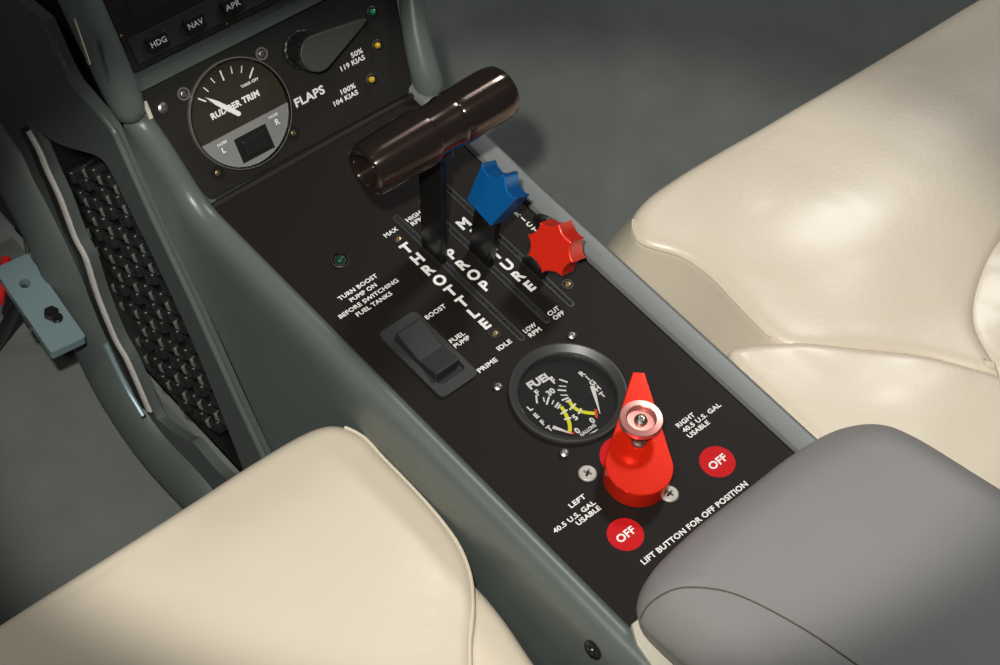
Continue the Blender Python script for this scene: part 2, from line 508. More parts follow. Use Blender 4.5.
# domed screw in the left side wall
XS = frame((-80.8, -106, -11.5), (0, -1, 0), (0.1, 0, 1))
bm = bmesh.new(); lathe(bm, [(5.2, -1), (5.2, 0.3), (4.2, 1.2), (0, 1.4)], XS, 28)
dz = link('screw_cup', bm, M['blackscrew'], con)
link('screw', screw_bm(at(XS, 0, 0, 1.0), 3.0, 1.4), M['blackscrew'], dz, angle=35)
XS2 = at(TR, -67.3, 54.4) @ Matrix.Rotation(.5, 4, 'Z')
screw(XS2, 3.1, 1.8, M['steel'], con, 'bright domed screw at the top left corner of the sloping panel')

# printing on the sloping panel
lettering('placard', [L('FLAPS', 0.2, 22.6, 19.4, 4.6, bold=0.035)], TR, sub)
lettering('placard', [L('50%', 48.4, 32.3, 8.2, 2.7, 'R'), L('119 KIAS', 48.2, 28.6, 16.4, 2.7, 'R')], TR, sub)
lettering('placard', [L('100%', 36.9, 17.4, 10.2, 2.7, 'R'), L('104 KIAS', 36.9, 13.6, 16.4, 2.7, 'R')], TR, sub)

# ------------------------------------------------------------------ fuel gauge
fg = thing('fuel_gauge', 'round black twin-needle fuel gauge with yellow arcs ahead of red selector', 'gauge', (0, 0, 0))
# panel opening for the fuel gauge is cut in control_panel; the dial sits 4 mm below the panel face
bm = bmesh.new()
lathe(bm, [(26.0, -9), (26.0, -0.2), (29.2, -0.2), (29.4, 1.4), (29.0, 2.3), (28.2, 2.5), (25.0, .3), (24.6, -.4), (24.5, -5.0)], ID, 80)
link('bezel', bm, M['bezel'], fg, angle=20)
ZD = -4.0
bm = bmesh.new(); prism(bm, circle(0, 0, 24.9, 64), -6.0, ZD)
face = link('dial_face', bm, M['face'], fg)
def bar2(bm, p, q, w, z, X=ID, w2=None):
    p = Vector(p); q = Vector(q); d = (q - p).normalized(); n = Vector((-d.y, d.x)); w2 = w if w2 is None else w2
    vs = add_loop(bm, [(*(p + n*w/2), z), (*(p - n*w/2), z), (*(q - n*w2/2), z), (*(q + n*w2/2), z)], X)
    bm.faces.new(vs)
SX, SY = 2.5, 1.9     # dial centre line seen through the glass
def sh(L_): return [(x + SX, y + SY) for x, y in L_]
def band(bm, pts, w, z, X=ID):
    P = [Vector(p) for p in pts]; A = []; B = []
    for i, p in enumerate(P):
        t = (P[min(i+1, len(P)-1)] - P[max(0, i-1)]).normalized(); n = Vector((-t.y, t.x))
        A.append((*(p + n*w/2), z)); B.append((*(p - n*w/2), z))
    bridge(bm, add_loop(bm, A, X), add_loop(bm, B, X), False)
bm = bmesh.new()
for a, b, w in (((-13.1, 9.1), (-16.0, 5.2), .75), ((-11.1, 6.0), (-12.6, 3.6), .5), ((-8.8, 4.4), (-12.8, 1.8), .75), ((-8.3, 1.5), (-10.7, 0.3), .5),
             ((-7.3, -0.9), (-10.7, -2.0), .75), ((-7.3, -2.3), (-10.2, -3.3), .75),
             ((2.2, 9.0), (4.3, 5.0), .75), ((-0.5, 6.2), (2.0, 3.6), .5), ((-2.7, 4.8), (0.4, 1.8), .75), ((-3.6, 1.7), (-0.9, -.7), .5), ((-5.3, -1.0), (-1.4, -2.0), .75), ((-4.4, -3.0), (-1.4, -3.4), .75),
             ((-1.2, -6.7), (-6.0, -7.5), .75), ((-1.0, -10.4), (-4.3, -12.0), .75), ((-6.8, -6.8), (-11.1, -6.6), .75), ((-8.6, -11.4), (-12.0, -10.0), .75)):
    p, q = sh([a, b]); bar2(bm, p, q, w*1.3, ZD + .12)
link('scale_marks', bm, M['ink'], face, smooth=False)
bm = bmesh.new()
band(bm, spline([(*p,) for p in sh([(-2.6, -3.6), (-3.4, -7.0), (-2.6, -11.0), (-0.1, -14.4), (2.4, -16.9)])], 6), 1.9, ZD + .08)
band(bm, spline([(*p,) for p in sh([(-7.9, -3.4), (-8.9, -7.0), (-10.3, -10.8), (-12.1, -14.2), (-14.7, -16.9)])], 6), 1.9, ZD + .08)
link('caution_arc', bm, M['yellow'], face, smooth=False)
bm = bmesh.new()
p, q = sh([(4.2, -15.2), (1.2, -19.2)]); bar2(bm, p, q, 1.3, ZD + .1)
p, q = sh([(-16.6, -15.2), (-13.7, -18.9)]); bar2(bm, p, q, 1.3, ZD + .1)
link('empty_mark', bm, M['redmark'], face, smooth=False)
def ch(c_, x, y, cap, rot=0.0, bold=.045, w=None): return dict(body=c_, x0=x + SX, y0=y + SY, width=w, cap=cap, align='C', rot=rot, bold=bold)
lettering('dial_lettering', [ch('FUEL', -6.2, 12.6, 4.2, -.1, .05, 13.6), ch('F', -11.6, 8.4, 3.2), ch('F', -0.6, 8.6, 3.2), ch('30', -6.2, 4.6, 3.2), ch('5', -6.9, -13.9, 3.2),
    ch('0', -1.6, -20.4, 3.2), ch('0', -11.4, -20.2, 3.2), ch('GALLONS', -7.0, -22.6, 1.9, 0, .04, 10.0),
    *[ch(k, x, y - 1.4, 3.0) for k, x, y in zip('RIGHT', (13.5, 13.8, 13.7, 13.4, 12.7), (4.5, .8, -2.8, -6.7, -11.0))],
    *[ch(k, x, y - 1.4, 3.0) for k, x, y in zip('LEFT', (-20.6, -21.1, -21.3, -21.2), (5.3, .2, -4.6, -9.3))]], ID, face, z=ZD)
# small aeroplane symbol under GALLONS
bm = bmesh.new()
for p, q, w, w2 in (((-6.9, -24.0), (-6.9, -27.0), .9, .6), ((-10.4, -24.6), (-6.9, -24.2), .4, .9), ((-3.0, -24.4), (-6.9, -24.2), .4, .9)):
    a, b = sh([p, q]); bar2(bm, a, b, w, ZD + .1, w2=w2)
link('dial_symbol', bm, M['ink'], face, smooth=False)
for base, tip, sd in (((12.0, -4.4), (3.9, -18.6), 'right'), ((-19.6, -10.0), (-15.0, -18.4), 'left')):
    bm = bmesh.new(); a, b = sh([base, tip]); a = Vector(a); b = Vector(b); d = (b - a).normalized(); n = Vector((-d.y, d.x))
    w = 1.15 if sd == 'right' else .9
    prism(bm, [tuple(a + n*w), tuple(a - n*w), tuple(b - n*.18), tuple(b + n*.18)], ZD + .5, ZD + .9)
    link('needle', bm, M['ink'], fg, smooth=False)
bm = bmesh.new(); prism(bm, circle(0, 0, 24.55, 64), -1.6, -1.0)
link('glass_cover', bm, M['pane'], fg, smooth=False)
for i, (x, y) in enumerate(((-24.4, 24.3), (25.0, 24.3), (-24.9, -24.3), (24.6, -24.2))):
    screw(at(ID, x, y) @ Matrix.Rotation(.3*i, 4, 'Z'), 2.7, 2.0, M['steel'], fg)

# ------------------------------------------------------------------ fuel pump rocker switch
sw = thing('fuel_pump_switch', 'black two-way rocker switch beside the PRIME and BOOST lettering', 'switch', (-38.5*MM, 60*MM, 0))
bm = bmesh.new()
plate_with_holes(bm, [(x, y) for x, y in rrect(-50.6, 35.6, -26.6, 84.4, 3.2, 6)], [[(x, y) for x, y in rrect(-46.6, 41.6, -29.6, 77.8, 2.4, 5)]], -0.2, 1.5)
link('switch_bezel', bm, M['switch'], sw, angle=30)
bm = bmesh.new(); prism(bm, rrect(-46.7, 41.5, -29.5, 77.9, 2.2, 5), -0.2, 0.4)
link('switch_well', bm, M['dark'], sw)
bm = bmesh.new()     # rocker seen from the side as a shallow roof, swept across x
side = [(46.0, 0.2), (46.1, 4.6), (46.5, 5.2), (47.2, 5.3), (57.6, 3.2), (58.8, 3.1), (60.0, 3.2), (75.2, 7.0), (76.2, 6.8), (76.9, 5.8), (77.2, 0.2)]
xs = (-45.6, -45.2, -30.8, -30.4)
rows = []
for x, d in zip(xs, (0.5, 0, 0, 0.5)):
    rows.append([(x, y + (d if y < 50 else -d if y > 70 else 0), max(.2, z - d)) for y, z in side])
sections(bm, rows, closed=True, caps=True)
link('rocker', bm, M['switch'], sw, angle=25)

# ------------------------------------------------------------------ indicator lamps
def lamp(X, name, label, core, r=3.2, ring=M['steel']):
    pos = (X @ Vector((0, 0, 0)))
    t = thing(name, label, 'indicator lamp', pos)
    bm = bmesh.new(); lathe(bm, [(r, 0), (r + .15, .7), (r - .25, 1.0), (r - .5, .5), (0, .4)], X, 32); link('lamp_ring', bm, M['knob'], t)
    bm = bmesh.new(); lathe(bm, [(r*.58, .4), (r*.55, 1.6), (r*.36, 2.5), (0, 2.9)], X, 24); link('lamp_core', bm, core, t, subsurf=1)
    bm = bmesh.new(); lathe(bm, [(r*.92, .5), (r*.92, 1.7), (r*.7, 3.0), (r*.4, 3.6), (0, 3.8)], X, 32); link('lamp_lens', bm, M['pane'], t, subsurf=1)
    return t
lamp(at(ID, -35.7, 131.7), 'indicator_lamp', 'dark green indicator lamp above the TURN BOOST placard', M['leddk'], 4.4)
lamp(at(TR, 61.8, 49.3), 'indicator_lamp', 'small bright green lamp at the tip of the flap selector pointer', M['ledg'], 3.0)
lamp(at(TR, 57.3, 32.2), 'indicator_lamp', 'small amber lamp below the green lamp, upper of the amber pair', M['ledy'], 3.0)
lamp(at(TR, 46.6, 17.3), 'indicator_lamp', 'small amber lamp nearest the throttle grip, lower of the amber pair', M['ledy'], 3.0)

# ------------------------------------------------------------------ flap selector knob
fk = thing('flap_selector', 'black fluted pointer knob for the flaps on the sloping panel', 'knob', TR @ Vector((.0155, .049, 0)))
X = at(TR, 15.5, 48.8)
bm = bmesh.new(); n = 96; prev = None
for r, z, fl in ((10.4, 0, 0), (10.6, 1.0, 0), (10.3, 1.8, 0), (9.6, 2.2, 1), (9.0, 14.0, 1), (8.2, 15.2, .6)):
    cur = add_loop(bm, [((r - fl*.55*(1 if (i*14*2//n) % 2 else 0))*math.cos(2*math.pi*i/n), (r - fl*.55*(1 if (i*14*2//n) % 2 else 0))*math.sin(2*math.pi*i/n), z) for i in range(n)], X)
    if prev: bridge(bm, prev, cur)
    prev = cur
bm.faces.new(prev)
link('skirt', bm, M['dark'], fk, angle=30)
bm = bmesh.new()
tip = Vector((49.2 - 15.5, 50.6 - 48.8)); c0 = Vector((0.6, -2.2)); R0 = 9.6
d = (tip - c0); a0 = math.atan2(d.y, d.x); al = math.acos(R0/d.length)
poly = [tuple(c0 + R0*Vector((math.cos(a0 + al + (2*math.pi - 2*al)*k/24), math.sin(a0 + al + (2*math.pi - 2*al)*k/24)))) for k in range(25)]
nn_ = Vector((-d.y, d.x)).normalized()
poly += [tuple(tip - nn_*.9), tuple(tip + nn_*.9)]
prism(bm, poly, 9.5, 16.2, .7, X, top_only=False)
link('pointer', bm, M['knob'], fk, angle=30)
bm = bmesh.new(); lathe(bm, [(.7, 16.1), (.6, 16.5), (0, 16.6)], at(X, tip.x - 1.6, tip.y), 12)
link('pointer_dot', bm, M['brass'], fk)

# ------------------------------------------------------------------ rudder trim gauge
X = at(TR, -30.03, 33.8)
rt = thing('rudder_trim_gauge', 'round rudder trim indicator with white needle on the sloping panel', 'gauge', X @ Vector((0, 0, 0)))
bm = bmesh.new(); prism(bm, circle(0, 0, 27.6, 72), -.3, .5, 0, X)
rf = link('dial_face', bm, M['trimface'], rt)
bm = bmesh.new(); lathe(bm, [(27.2, 0), (28.5, 0.2), (28.7, 2.2), (28.0, 3.0), (27.3, 2.4), (27.2, .4)], X, 80)
link('clear_rim', bm, M['rim'], rt, angle=60)
bm = bmesh.new(); lathe(bm, [(28.9, .2), (29.0, 2.4), (28.5, 3.0), (28.2, 2.6)], X, 80)
link('rim_highlight', bm, M['edgeglint'], rt, angle=60)  # added ring imitates the bright highlight along the acrylic rim
seg = []
yc = -6.2; aa = math.asin(yc/27.3)
seg = [(27.3*math.cos(math.pi - aa + (math.pi + 2*aa)*k/40), 27.3*math.sin(math.pi - aa + (math.pi + 2*aa)*k/40)) for k in range(41)]
wx0, wy0, wx1, wy1 = -9.2, -24.2, 10.6, -10.6
bm = bmesh.new(); plate_with_holes(bm, seg, [[(wx0, wy0), (wx1, wy0), (wx1, wy1), (wx0, wy1)]], .4, 1.3, X)
gp = link('lower_plate', bm, M['greyplate'], rt, smooth=False)
bm = bmesh.new()
prism(bm, [(wx0 + .1, wy0 + .1), (wx1 - .1, wy0 + .1), (wx1 - .1, wy1 - .1), (wx0 + .1, wy1 - .1)], .4, .9, 0, X)
prism(bm, rrect(wx0 + 3.4, wy0 + 2, wx1 - 2.2, wy1 - 2.5, 1.0, 3), .9, 2.4, .6, X)
link('trim_button', bm, M['dark'], rt, angle=30)
bm = bmesh.new()
for o_, i_, w in (((-47.9, 50.6), (-44.5, 47.3), .8), ((-42.8, 54.3), (-41.2, 51.2), .55), ((-37.3, 57.0), (-36.2, 53.8), .55), ((-31.0, 58.2), (-31.0, 52.7), .8), ((-24.6, 57.6), (-25.4, 54.0), .55), ((-18.7, 55.5), (-20.6, 52.2), .55), ((-13.4, 51.8), (-17.5, 47.8), .9)):
    bar2(bm, (o_[0] + 30.03, o_[1] - 33.8), (i_[0] + 30.03, i_[1] - 33.8), w, .62, X)
link('scale_marks', bm, M['ink'], rf, smooth=False)
def c2(b, x, y, w, cap, z=.5, bold=.03): return dict(body=b, x0=x + 30.03, y0=y - 33.8, width=w, cap=cap, align='L', bold=bold)
lettering('dial_lettering', [c2('RUDDER TRIM', -45.3, 37.4, 29.4, 3.3, bold=.045), c2('TAKE-OFF', -23.9, 45.0, 10.8, 1.5)], X, rf, z=.5)
lettering('left_lettering', [c2('NOSE', -48.6, 23.8, 5.6, 1.4), c2('L', -47.4, 19.6, 1.9, 3.0)], X, gp, z=1.3)
lettering('right_lettering', [c2('NOSE', -16.6, 24.2, 5.6, 1.4), c2('R', -14.2, 19.6, 2.6, 3.2)], X, gp, z=1.3)
bm = bmesh.new()
a = Vector((-44.6 + 30.03, 49.8 - 33.8)); b = Vector((-31.2 + 30.03, 34.2 - 33.8)); d = (b - a).normalized(); nn_ = Vector((-d.y, d.x))
prism(bm, [tuple(a), tuple(a.lerp(b, .35) - nn_*1.25), tuple(b - nn_*1.3), tuple(b + d*1.2 - nn_*.7), tuple(b + d*1.2 + nn_*.7), tuple(b + nn_*1.3), tuple(a.lerp(b, .35) + nn_*1.25)], 1.4, 2.0, .2, X)
link('needle', bm, M['ink'], rt, angle=30)
for i, (u, v_) in enumerate(((-53.9, 55.9), (-5.9, 56.1), (-6.3, 11.3), (-53.7, 11.5))):
    Xs = at(TR, u, v_)
    s_ = screw(Xs @ Matrix.Rotation(.4*i, 4, 'Z'), 2.0, .9, M['brass'] if i > 1 else M['steel'], rt)
    bm = bmesh.new(); lathe(bm, [(2.4, .05), (2.6, .8), (3.3, .8), (3.5, .05)], Xs, 32)
    link('screw_cup', bm, M['edgeglint'] if i < 2 else M['dark'], s_)  # upper pair in highlight grey, standing for the gleam of clear rings

# ------------------------------------------------------------------ lever handles
# throttle
tl = thing('throttle_lever', 'smoky metal cross-bar throttle handle on a flat black lever', 'lever', (4.6*MM, 106*MM, 0))
bm = bmesh.new()
poly = [(97.8, .3), (113.4, .3), (121.0, 60), (121.0, 92), (107.0, 92)]
prism(bm, poly, 2.6, 6.6, .5, XAX, top_only=False)
link('lever_blade', bm, M['gloss'], tl, angle=30)
XH = Matrix.Translation(Vector((-0.6, 106.3, 100.5))*MM) @ Matrix.Rotation(math.radians(1.5), 4, 'Y') @ XAX @ Matrix.Identity(4)
bm = bmesh.new()
lathe(bm, [(0, -28), (7.6, -28), (7.9, -42.6), (8.6, -44.4), (10.8, -45.0), (12.4, -44.2), (13.5, -41.5), (14.0, -36), (14.3, -12), (14.1, -8.6), (13.2, -7.6)], XH, 72)
link('grip', bm, M['smoke'], tl, 'dark smoky metal grip with hollow end', angle=32)
bm = bmesh.new()
lathe(bm, [(13.2, -7.6), (12.6, -7.2), (12.5, -3), (12.9, 3.2), (13.6, 6.2), (13.4, 8.6), (13.0, 9.4)], XH, 72)
link('collar', bm, M['smoke'], tl, angle=32)
bm = bmesh.new()
lathe(bm, [(13.0, 9.4), (13.7, 10.4), (13.9, 14), (14.0, 30), (13.8, 36.5), (12.9, 40.2), (11.0, 42.2), (8, 43.0), (0, 43.2)], XH, 72)
link('grip', bm, M['smoke'], tl, 'dark smoky metal grip with rounded end', angle=32)
bm = bmesh.new(); lathe(bm, [(5.2, 78), (5.2, 84), (4.4, 90)], at(ID, 4.6, 106.5), 24)
link('lever_boss', bm, M['dark'], tl)

# star knobs: shared tilted frame
nK = Vector((-.8198, -.16, .5499)).normalized()
def star_poly(tips, dips, seg=5):
    """closed outline through tips with concave scallops between"""
    out = []
    n = len(tips)
    for i in range(n):
        a = Vector(tips[i]); b = Vector(tips[(i + 1) % n]); m = dips[i]
        if m is None: out.append(tuple(a)); continue
        m = Vector(m)
        for k in range(seg):
            t = k/seg; w = 4*t*(1 - t)
            out.append(tuple(a.lerp(b, t) + (m - (a + b)/2)*w**.9))
    return out
def knob_frame(C):
    X = Matrix.Identity(4); ex = Vector((0, 0, 1)).cross(nK).normalized(); ey = nK.cross(ex)
    for i in range(3): X[i][0] = ex[i]; X[i][1] = ey[i]; X[i][2] = nK[i]; X[i][3] = C[i]*MM
    return X
pl = thing('propeller_lever', 'blue scalloped propeller lever knob left of the red knob', 'lever', (21.9*MM, 90*MM, 0))
XB = knob_frame((20.0, 86.6, 53.0))
bm = bmesh.new()
top_ = spline([(-11.3, 12.6), (-8.7, 10.2), (-5.2, 9.0), (-2.2, 10.2), (-0.2, 12.4), (1.4, 13.3), (2.8, 12.4), (4.5, 9.6), (7.2, 7.3), (10.2, 6.4), (12.9, 6.7)], 4)
prism(bm, [(6.8, -12.7), *[tuple(p) for p in reversed(top_)], (-10.4, -8.0)], -15, 0, .35, XB, top_only=False, segs=2)
link('knob', bm, M['blue'], pl, angle=30)
bm = bmesh.new(); prism(bm, [(81.6, .3), (96.8, .3), (96, 44), (80, 48)], 19.9, 23.9, .4, XAX, top_only=False)
link('lever_blade', bm, M['gloss'], pl, angle=30)
ml = thing('mixture_lever', 'red star-shaped mixture lever knob near the right rail', 'lever', (38.2*MM, 66*MM, 0))
XR_ = knob_frame((36.0, 56.6, 30.1))
tips = [(14.1, .2), (11.4, -9.6), (1.5, -13.9), (-9.4, -10.1), (-14.2, -1.0), (-11.0, 8.1), (-1.4, 13.3), (8.6, 8.8)]
dips = []
for i in range(8):
    m = (Vector(tips[i]) + Vector(tips[(i+1) % 8]))/2; dips.append(tuple(m*.87))
bm = bmesh.new(); prism(bm, star_poly(tips, dips, 8), -15, 0, .9, XR_, top_only=False)
link('knob', bm, M['red'], ml, angle=30)
bm = bmesh.new(); prism(bm, [(59.5, .3), (74.5, .3), (70, 24), (56, 26)], 36.2, 40.2, .4, XAX, top_only=False)
link('lever_blade', bm, M['gloss'], ml, angle=30)
# friction wheel by the rail
fw = thing('friction_wheel', 'black knurled friction wheel half hidden between red knob and rail', 'wheel', (58*MM, 74*MM, 0))
bm = bmesh.new(); XW = Matrix.Translation(Vector((62.0, 74.0, -15.0))*MM) @ XAX
n = 120; prev = None
for r, z in ((22.6, -1.6), (24.4, -1.2), (24.4, 1.6), (22.6, 2)):
    cur = add_loop(bm, [((r - (.6 if i % 2 else 0))*math.cos(2*math.pi*i/n), (r - (.6 if i % 2 else 0))*math.sin(2*math.pi*i/n), z) for i in range(n)], XW)
    if prev: bridge(bm, prev, cur)
    else: first = cur
    prev = cur
bm.faces.new(prev); bm.faces.new(first[::-1])
tag(link('wheel', bm, M['dark'], fw, angle=25), 'x', 'x'); fw.children[0]['label'] = 'black knurled rim'; del fw.children[0]['category']

# ------------------------------------------------------------------ fuel selector
fs = thing('fuel_selector', 'large red teardrop fuel selector handle with pink lift button', 'handle', (-7.6*MM, -56.3*MM, 0))
c0 = Vector((-7.6, -56.3)); tipc = Vector((29.4, -17.2)); d = (tipc - c0); L_ = d.length; a0 = math.atan2(d.y, d.x); R0 = 16.3
al = math.acos((R0 - 3.2)/L_)
poly = [tuple(c0 + R0*Vector((math.cos(a0 + al + (2*math.pi - 2*al)*k/40), math.sin(a0 + al + (2*math.pi - 2*al)*k/40)))) for k in range(41)]
u = d.normalized(); nn_ = Vector((-u.y, u.x))
poly += [tuple(tipc - nn_*3.1 - u*.4), tuple(tipc - nn_*2.7), tuple(tipc + nn_*2.7), tuple(tipc + nn_*3.1 - u*.4)]
bm = bmesh.new(); prism(bm, poly, .6, 12.0, .55, ID, top_only=False)
hd = link('handle', bm, M['redpaint'], fs, angle=30)
bm = bmesh.new(); lathe(bm, [(12, .02), (12, .7)], at(ID, c0.x, c0.y), 48)
link('pivot_collar', bm, M['dark'], fs)
bc = at(ID, 4.9, -42.2)
bm = bmesh.new()
lathe(bm, [(3.6, 11.8), (3.6, 14.0), (5.0, 16.5), (9.3, 20.2), (10.3, 21.2), (10.5, 23.6), (10.2, 24.2), (7.4, 24.4), (6.9, 24.0), (6.6, 22.4), (0, 22.2)], bc, 56)
bt = link('lift_button', bm, M['pink'], fs, 'pink metal dished lift button', angle=35)
link('button_screw', screw_bm(at(bc, 0, 0, 22.2), 3.3, 1.9), M['chrome'], bt, angle=35)
link('screw', screw_bm(at(ID, 1.5, -46.2, 11.9), 4.1, 2.0), M['chrome'], fs, angle=35)
link('screw', screw_bm(at(ID, 14.3, -41.6, 3.0), 2.4, 8.0), M['chrome'], fs, angle=35)

# ------------------------------------------------------------------ instrument pedestal above the sloping panel
ip = thing('instrument_pedestal', 'grey trimmed instrument pedestal with padded left pillar above the console', 'instrument panel', (0, 260*MM, FLOOR*MM))
bm = bmesh.new(); prism(bm, rrect(-76.5, 66.2, 110, 82, 3.0, 5), -8, 1.0, 1.2, TR)
link('trim_strip', bm, M['vinyl'], ip)
bm = bmesh.new(); prism(bm, [(-82, 60), (120, 60), (120, 170), (-82, 170)], -40, -7, 0, TR)
link('pedestal_body', bm, M['dark'], ip)
bm = bmesh.new()
tube(bm, [trim_pt(-84.6, 55.5, 2), trim_pt(-84.6, 57, 2.5), trim_pt(-84.6, 61, 3), trim_pt(-84.6, 70, 3), trim_pt(-84.8, 95, 3), trim_pt(-85, 120, 3), trim_pt(-85, 175, 3)], [2.5, 6, 8.4, 9.4, 9.8, 10.2, 10.6], 20, up=tn)
link('padded_pillar', bm, M['vinyl'], ip, subsurf=1)
bm = bmesh.new()
pts = [(84.2, 52, 3), (80.5, 44, 4), (77.5, 28, 4.5), (75.6, 12, 4), (73.5, 3, 3), (72.5, -2, 2)]
pts = [(100, 85, 4), (88.5, 58, 5), (83.5, 46, 5), (78.6, 29, 5), (76.2, 12, 5), (75.4, 2, 4.5), (75.2, -3, 4), (75.2, -5.5, 3)]
tube(bm, [trim_pt(*p) for p in pts], [7, 7.0, 7.0, 7.6, 8.4, 8.6, 7.6, 4.0], 16, up=tn)
link('padded_pillar', bm, M['vinyl'], ip, subsurf=1)
bm = bmesh.new()
P = [trim_pt(-75.6, 62, 2.5), trim_pt(-76.4, 53, 4)]
tube(bm, P, 1.3, 8); link('metal_bracket', bm, M['cream'], ip, 'small cream bracket showing between the grey pads')
# screw ends on the trim strip are not visible

# autopilot controller
ap = thing('autopilot_unit', 'black autopilot control unit with HDG, NAV and APR buttons', 'avionics unit', TR @ Vector((0, .12, 0)))
bm = bmesh.new(); prism(bm, rrect(-75.8, 77.6, 108, 160, 1.2, 3), -6, 7.0, .8, TR)
fp = link('faceplate', bm, M['trimpanel'], ap)
bm = bmesh.new(); prism(bm, rrect(-72.2, 80.6, 104, 94.2, .8, 3), 6.8, 7.5, .3, TR)
link('button_strip', bm, M['switch'], ap)
bm = bmesh.new(); prism(bm, rrect(-65, 100.5, 60, 135, 1.2, 3), 6.9, 7.3, .15, TR)
link('display', bm, M['screen'], ap)
for txt_, u in (('HDG', -64.6), ('NAV', -42.6), ('APR', -20.2)):
    bm = bmesh.new(); prism(bm, rrect(u, 82.6, u + 11.4, 90.8, 1.2, 4), 7.3, 9.6, .8, TR)
    bt_ = link('button', bm, M['dark'], ap)
    lettering('button_lettering', [dict(body=txt_, x0=u + 5.8, y0=85.4, width=8.8, cap=3.0, align='C', bold=.015)], TR, bt_, z=9.6)
for u, v_ in ((-74.6, 97), (-20, 79.3)):
    link('screw', screw_bm(at(TR, u, v_, 7), .8, .4), M['brass'], ap)

# ------------------------------------------------------------------ kick panel, footwell side
kp = thing('kick_panel', 'grey footwell side panel with a dark woven opening below the console', 'panel', (-88*MM, 250*MM, FLOOR*MM))
outer = [(430, 40), (360, 58), (300, 66), (287, 47), (279, 39), (258, 36), (248, 33), (243, 27), (218, -7), (186, -46), (149, -96), (127, -124), (90, -176), (50, -232), (20, -274),
         (150, -276), (200, -246), (245, -222), (305, -124), (325, -102), (342, -75), (372, -60), (430, -40)]
hole = [(333, -36), (322, -36), (300, -27), (272, -8), (262, -2), (253, -3), (240, -17), (215, -45), (182, -89), (145, -155), (139, -166), (150, -182), (168, -190), (190, -188), (197, -194), (220, -204), (230, -201), (249, -172), (261, -161), (275, -134), (283, -109), (292, -99), (303, -75), (313, -61), (320, -49)]
hole = [tuple(p) for p in spline(hole, 3, closed=True)]
bm = bmesh.new(); plate_with_holes(bm, outer, [hole], -90, -84, XAX)
link('panel_frame', bm, M['vinyl_flat'], kp, angle=40)
# rounded bead along the crease edge
bm = bmesh.new()
tube(bm, [(-88.5, y, z) for y, z in spline([(300, 62), (287, 45), (279, 37), (258, 34), (248, 31), (243, 25), (218, -9), (186, -48), (149, -98), (127, -126), (90, -178), (50, -234), (20, -274)], 5)], 2.0, 10)
link('edge_bead', bm, M['vinyl'], kp)
bm = bmesh.new(); prism(bm, [(100, -272), (440, -272), (440, 50), (290, 40), (240, -5), (140, -120)], -50, -48, 0, XAX)
link('recess_back', bm, M['void'], kp)
dv = Vector((-6.8, -9.9)); sv = Vector((13.6, -14.6)); un = dv.normalized(); vn = Vector((-un.y, un.x))
lug = bmesh.new(); dash = bmesh.new()
for j in range(14):
    for i in range(-1, 5):
        p = Vector((264, -22)) + dv*(j*1.02) + sv*(i*.86) + dv*(.45*(i % 2))
        if p.y < -188 or p.y > -6 or p.x < 140: continue
        Xl = Matrix.Translation(Vector((-70, p.x, p.y))*MM) @ Matrix(((0, 0, -1, 0), (un.x, vn.x, 0, 0), (un.y, vn.y, 0, 0), (0, 0, 0, 1)))
        prism(lug, rrect(-4.6, -5.2, 4.6, 5.2, 2.2, 3), 0, 11.5, 2.6, Xl)
        Xd = Matrix.Translation(Vector((-70, p.x + sv.x*.43, p.y + sv.y*.43))*MM) @ Matrix(((0, 0, -1, 0), (un.x, vn.x, 0, 0), (un.y, vn.y, 0, 0), (0, 0, 0, 1)))
        if (i + j) % 3 != 0: prism(dash, rrect(-2.6, -4.4, 2.6, 4.4, 1.0, 2), 0, 10.0, 1.0, Xd)
link('woven_cover', lug, M['rubber'], kp, 'black knobbly rubber cover inside the opening', angle=50)
o_ = link('woven_strand', dash, M['strand'], kp, 'grey strands woven between the black knobs', angle=50); o_['kind'] = 'stuff'
bm = bmesh.new(); prism(bm, [(120, -215), (420, -215), (420, 30), (280, 20), (235, -20), (110, -160)], -70, -68, 0, XAX)
link('cover_backing', bm, M['rubber'], kp)
# bright strip
bm = bmesh.new()
ch_ = [(-93, y, z) for y, z in [(326, -38), (317, -46), (311, -57), (301, -71), (290, -95), (281, -105), (273, -130), (259, -157), (247, -168), (229, -197)]]
tube(bm, spline(ch_, 5), [3.4]*len(spline(ch_, 5)), 10, flat=.45, up=(1, 0, 0))
link('metal_strip', bm, M['strip'], kp, 'bright metal edging strip')
bm = bmesh.new(); tube(bm, [(-100, 256, 112), (-100, 246, 89)], 1.0, 8); link('metal_edge', bm, M['chrome'], kp)
bm = bmesh.new(); ch3 = spline([(-91.5, y + 9, z - 7) for _, y, z in ch_], 5); tube(bm, ch3, [4.6]*len(ch3), 10, flat=.4, up=(1, 0, 0)); link('dark_edging', bm, M['browntrim'], kp)
bm = bmesh.new()
ch2 = [(-100, y, z) for y, z in [(258, -156), (250, -168), (239, -181), (225, -191)]]
tube(bm, spline(ch2, 5), 1.6, 8); link('metal_edge', bm, M['alu'], kp)
# lower carpeted lip running to the floor
bm = bmesh.new()
c_ = spline([(390, -62), (345, -92), (312, -128), (288, -168), (262, -207), (225, -226), (180, -226), (120, -240), (60, -262)], 6)
rows = []
for i, p in enumerate(c_):
    t = (c_[min(i+1, len(c_)-1)] - c_[max(0, i-1)]).normalized(); n2 = Vector((t.y, -t.x))   # points down-left
    if n2.y > 0: n2 = -n2
    q = lambda a, x: (x, p.x + n2.x*a, max(FLOOR + 1, p.y + n2.y*a))
    rows.append([q(-11, -86), q(-10, -92), q(-5, -98), q(3, -102), q(12, -104), q(20, -102), q(23, -96), q(22, -88)])
sections(bm, rows, caps=True)
link('carpet_lip', bm, M['vinyl_flat'], kp, subsurf=1)

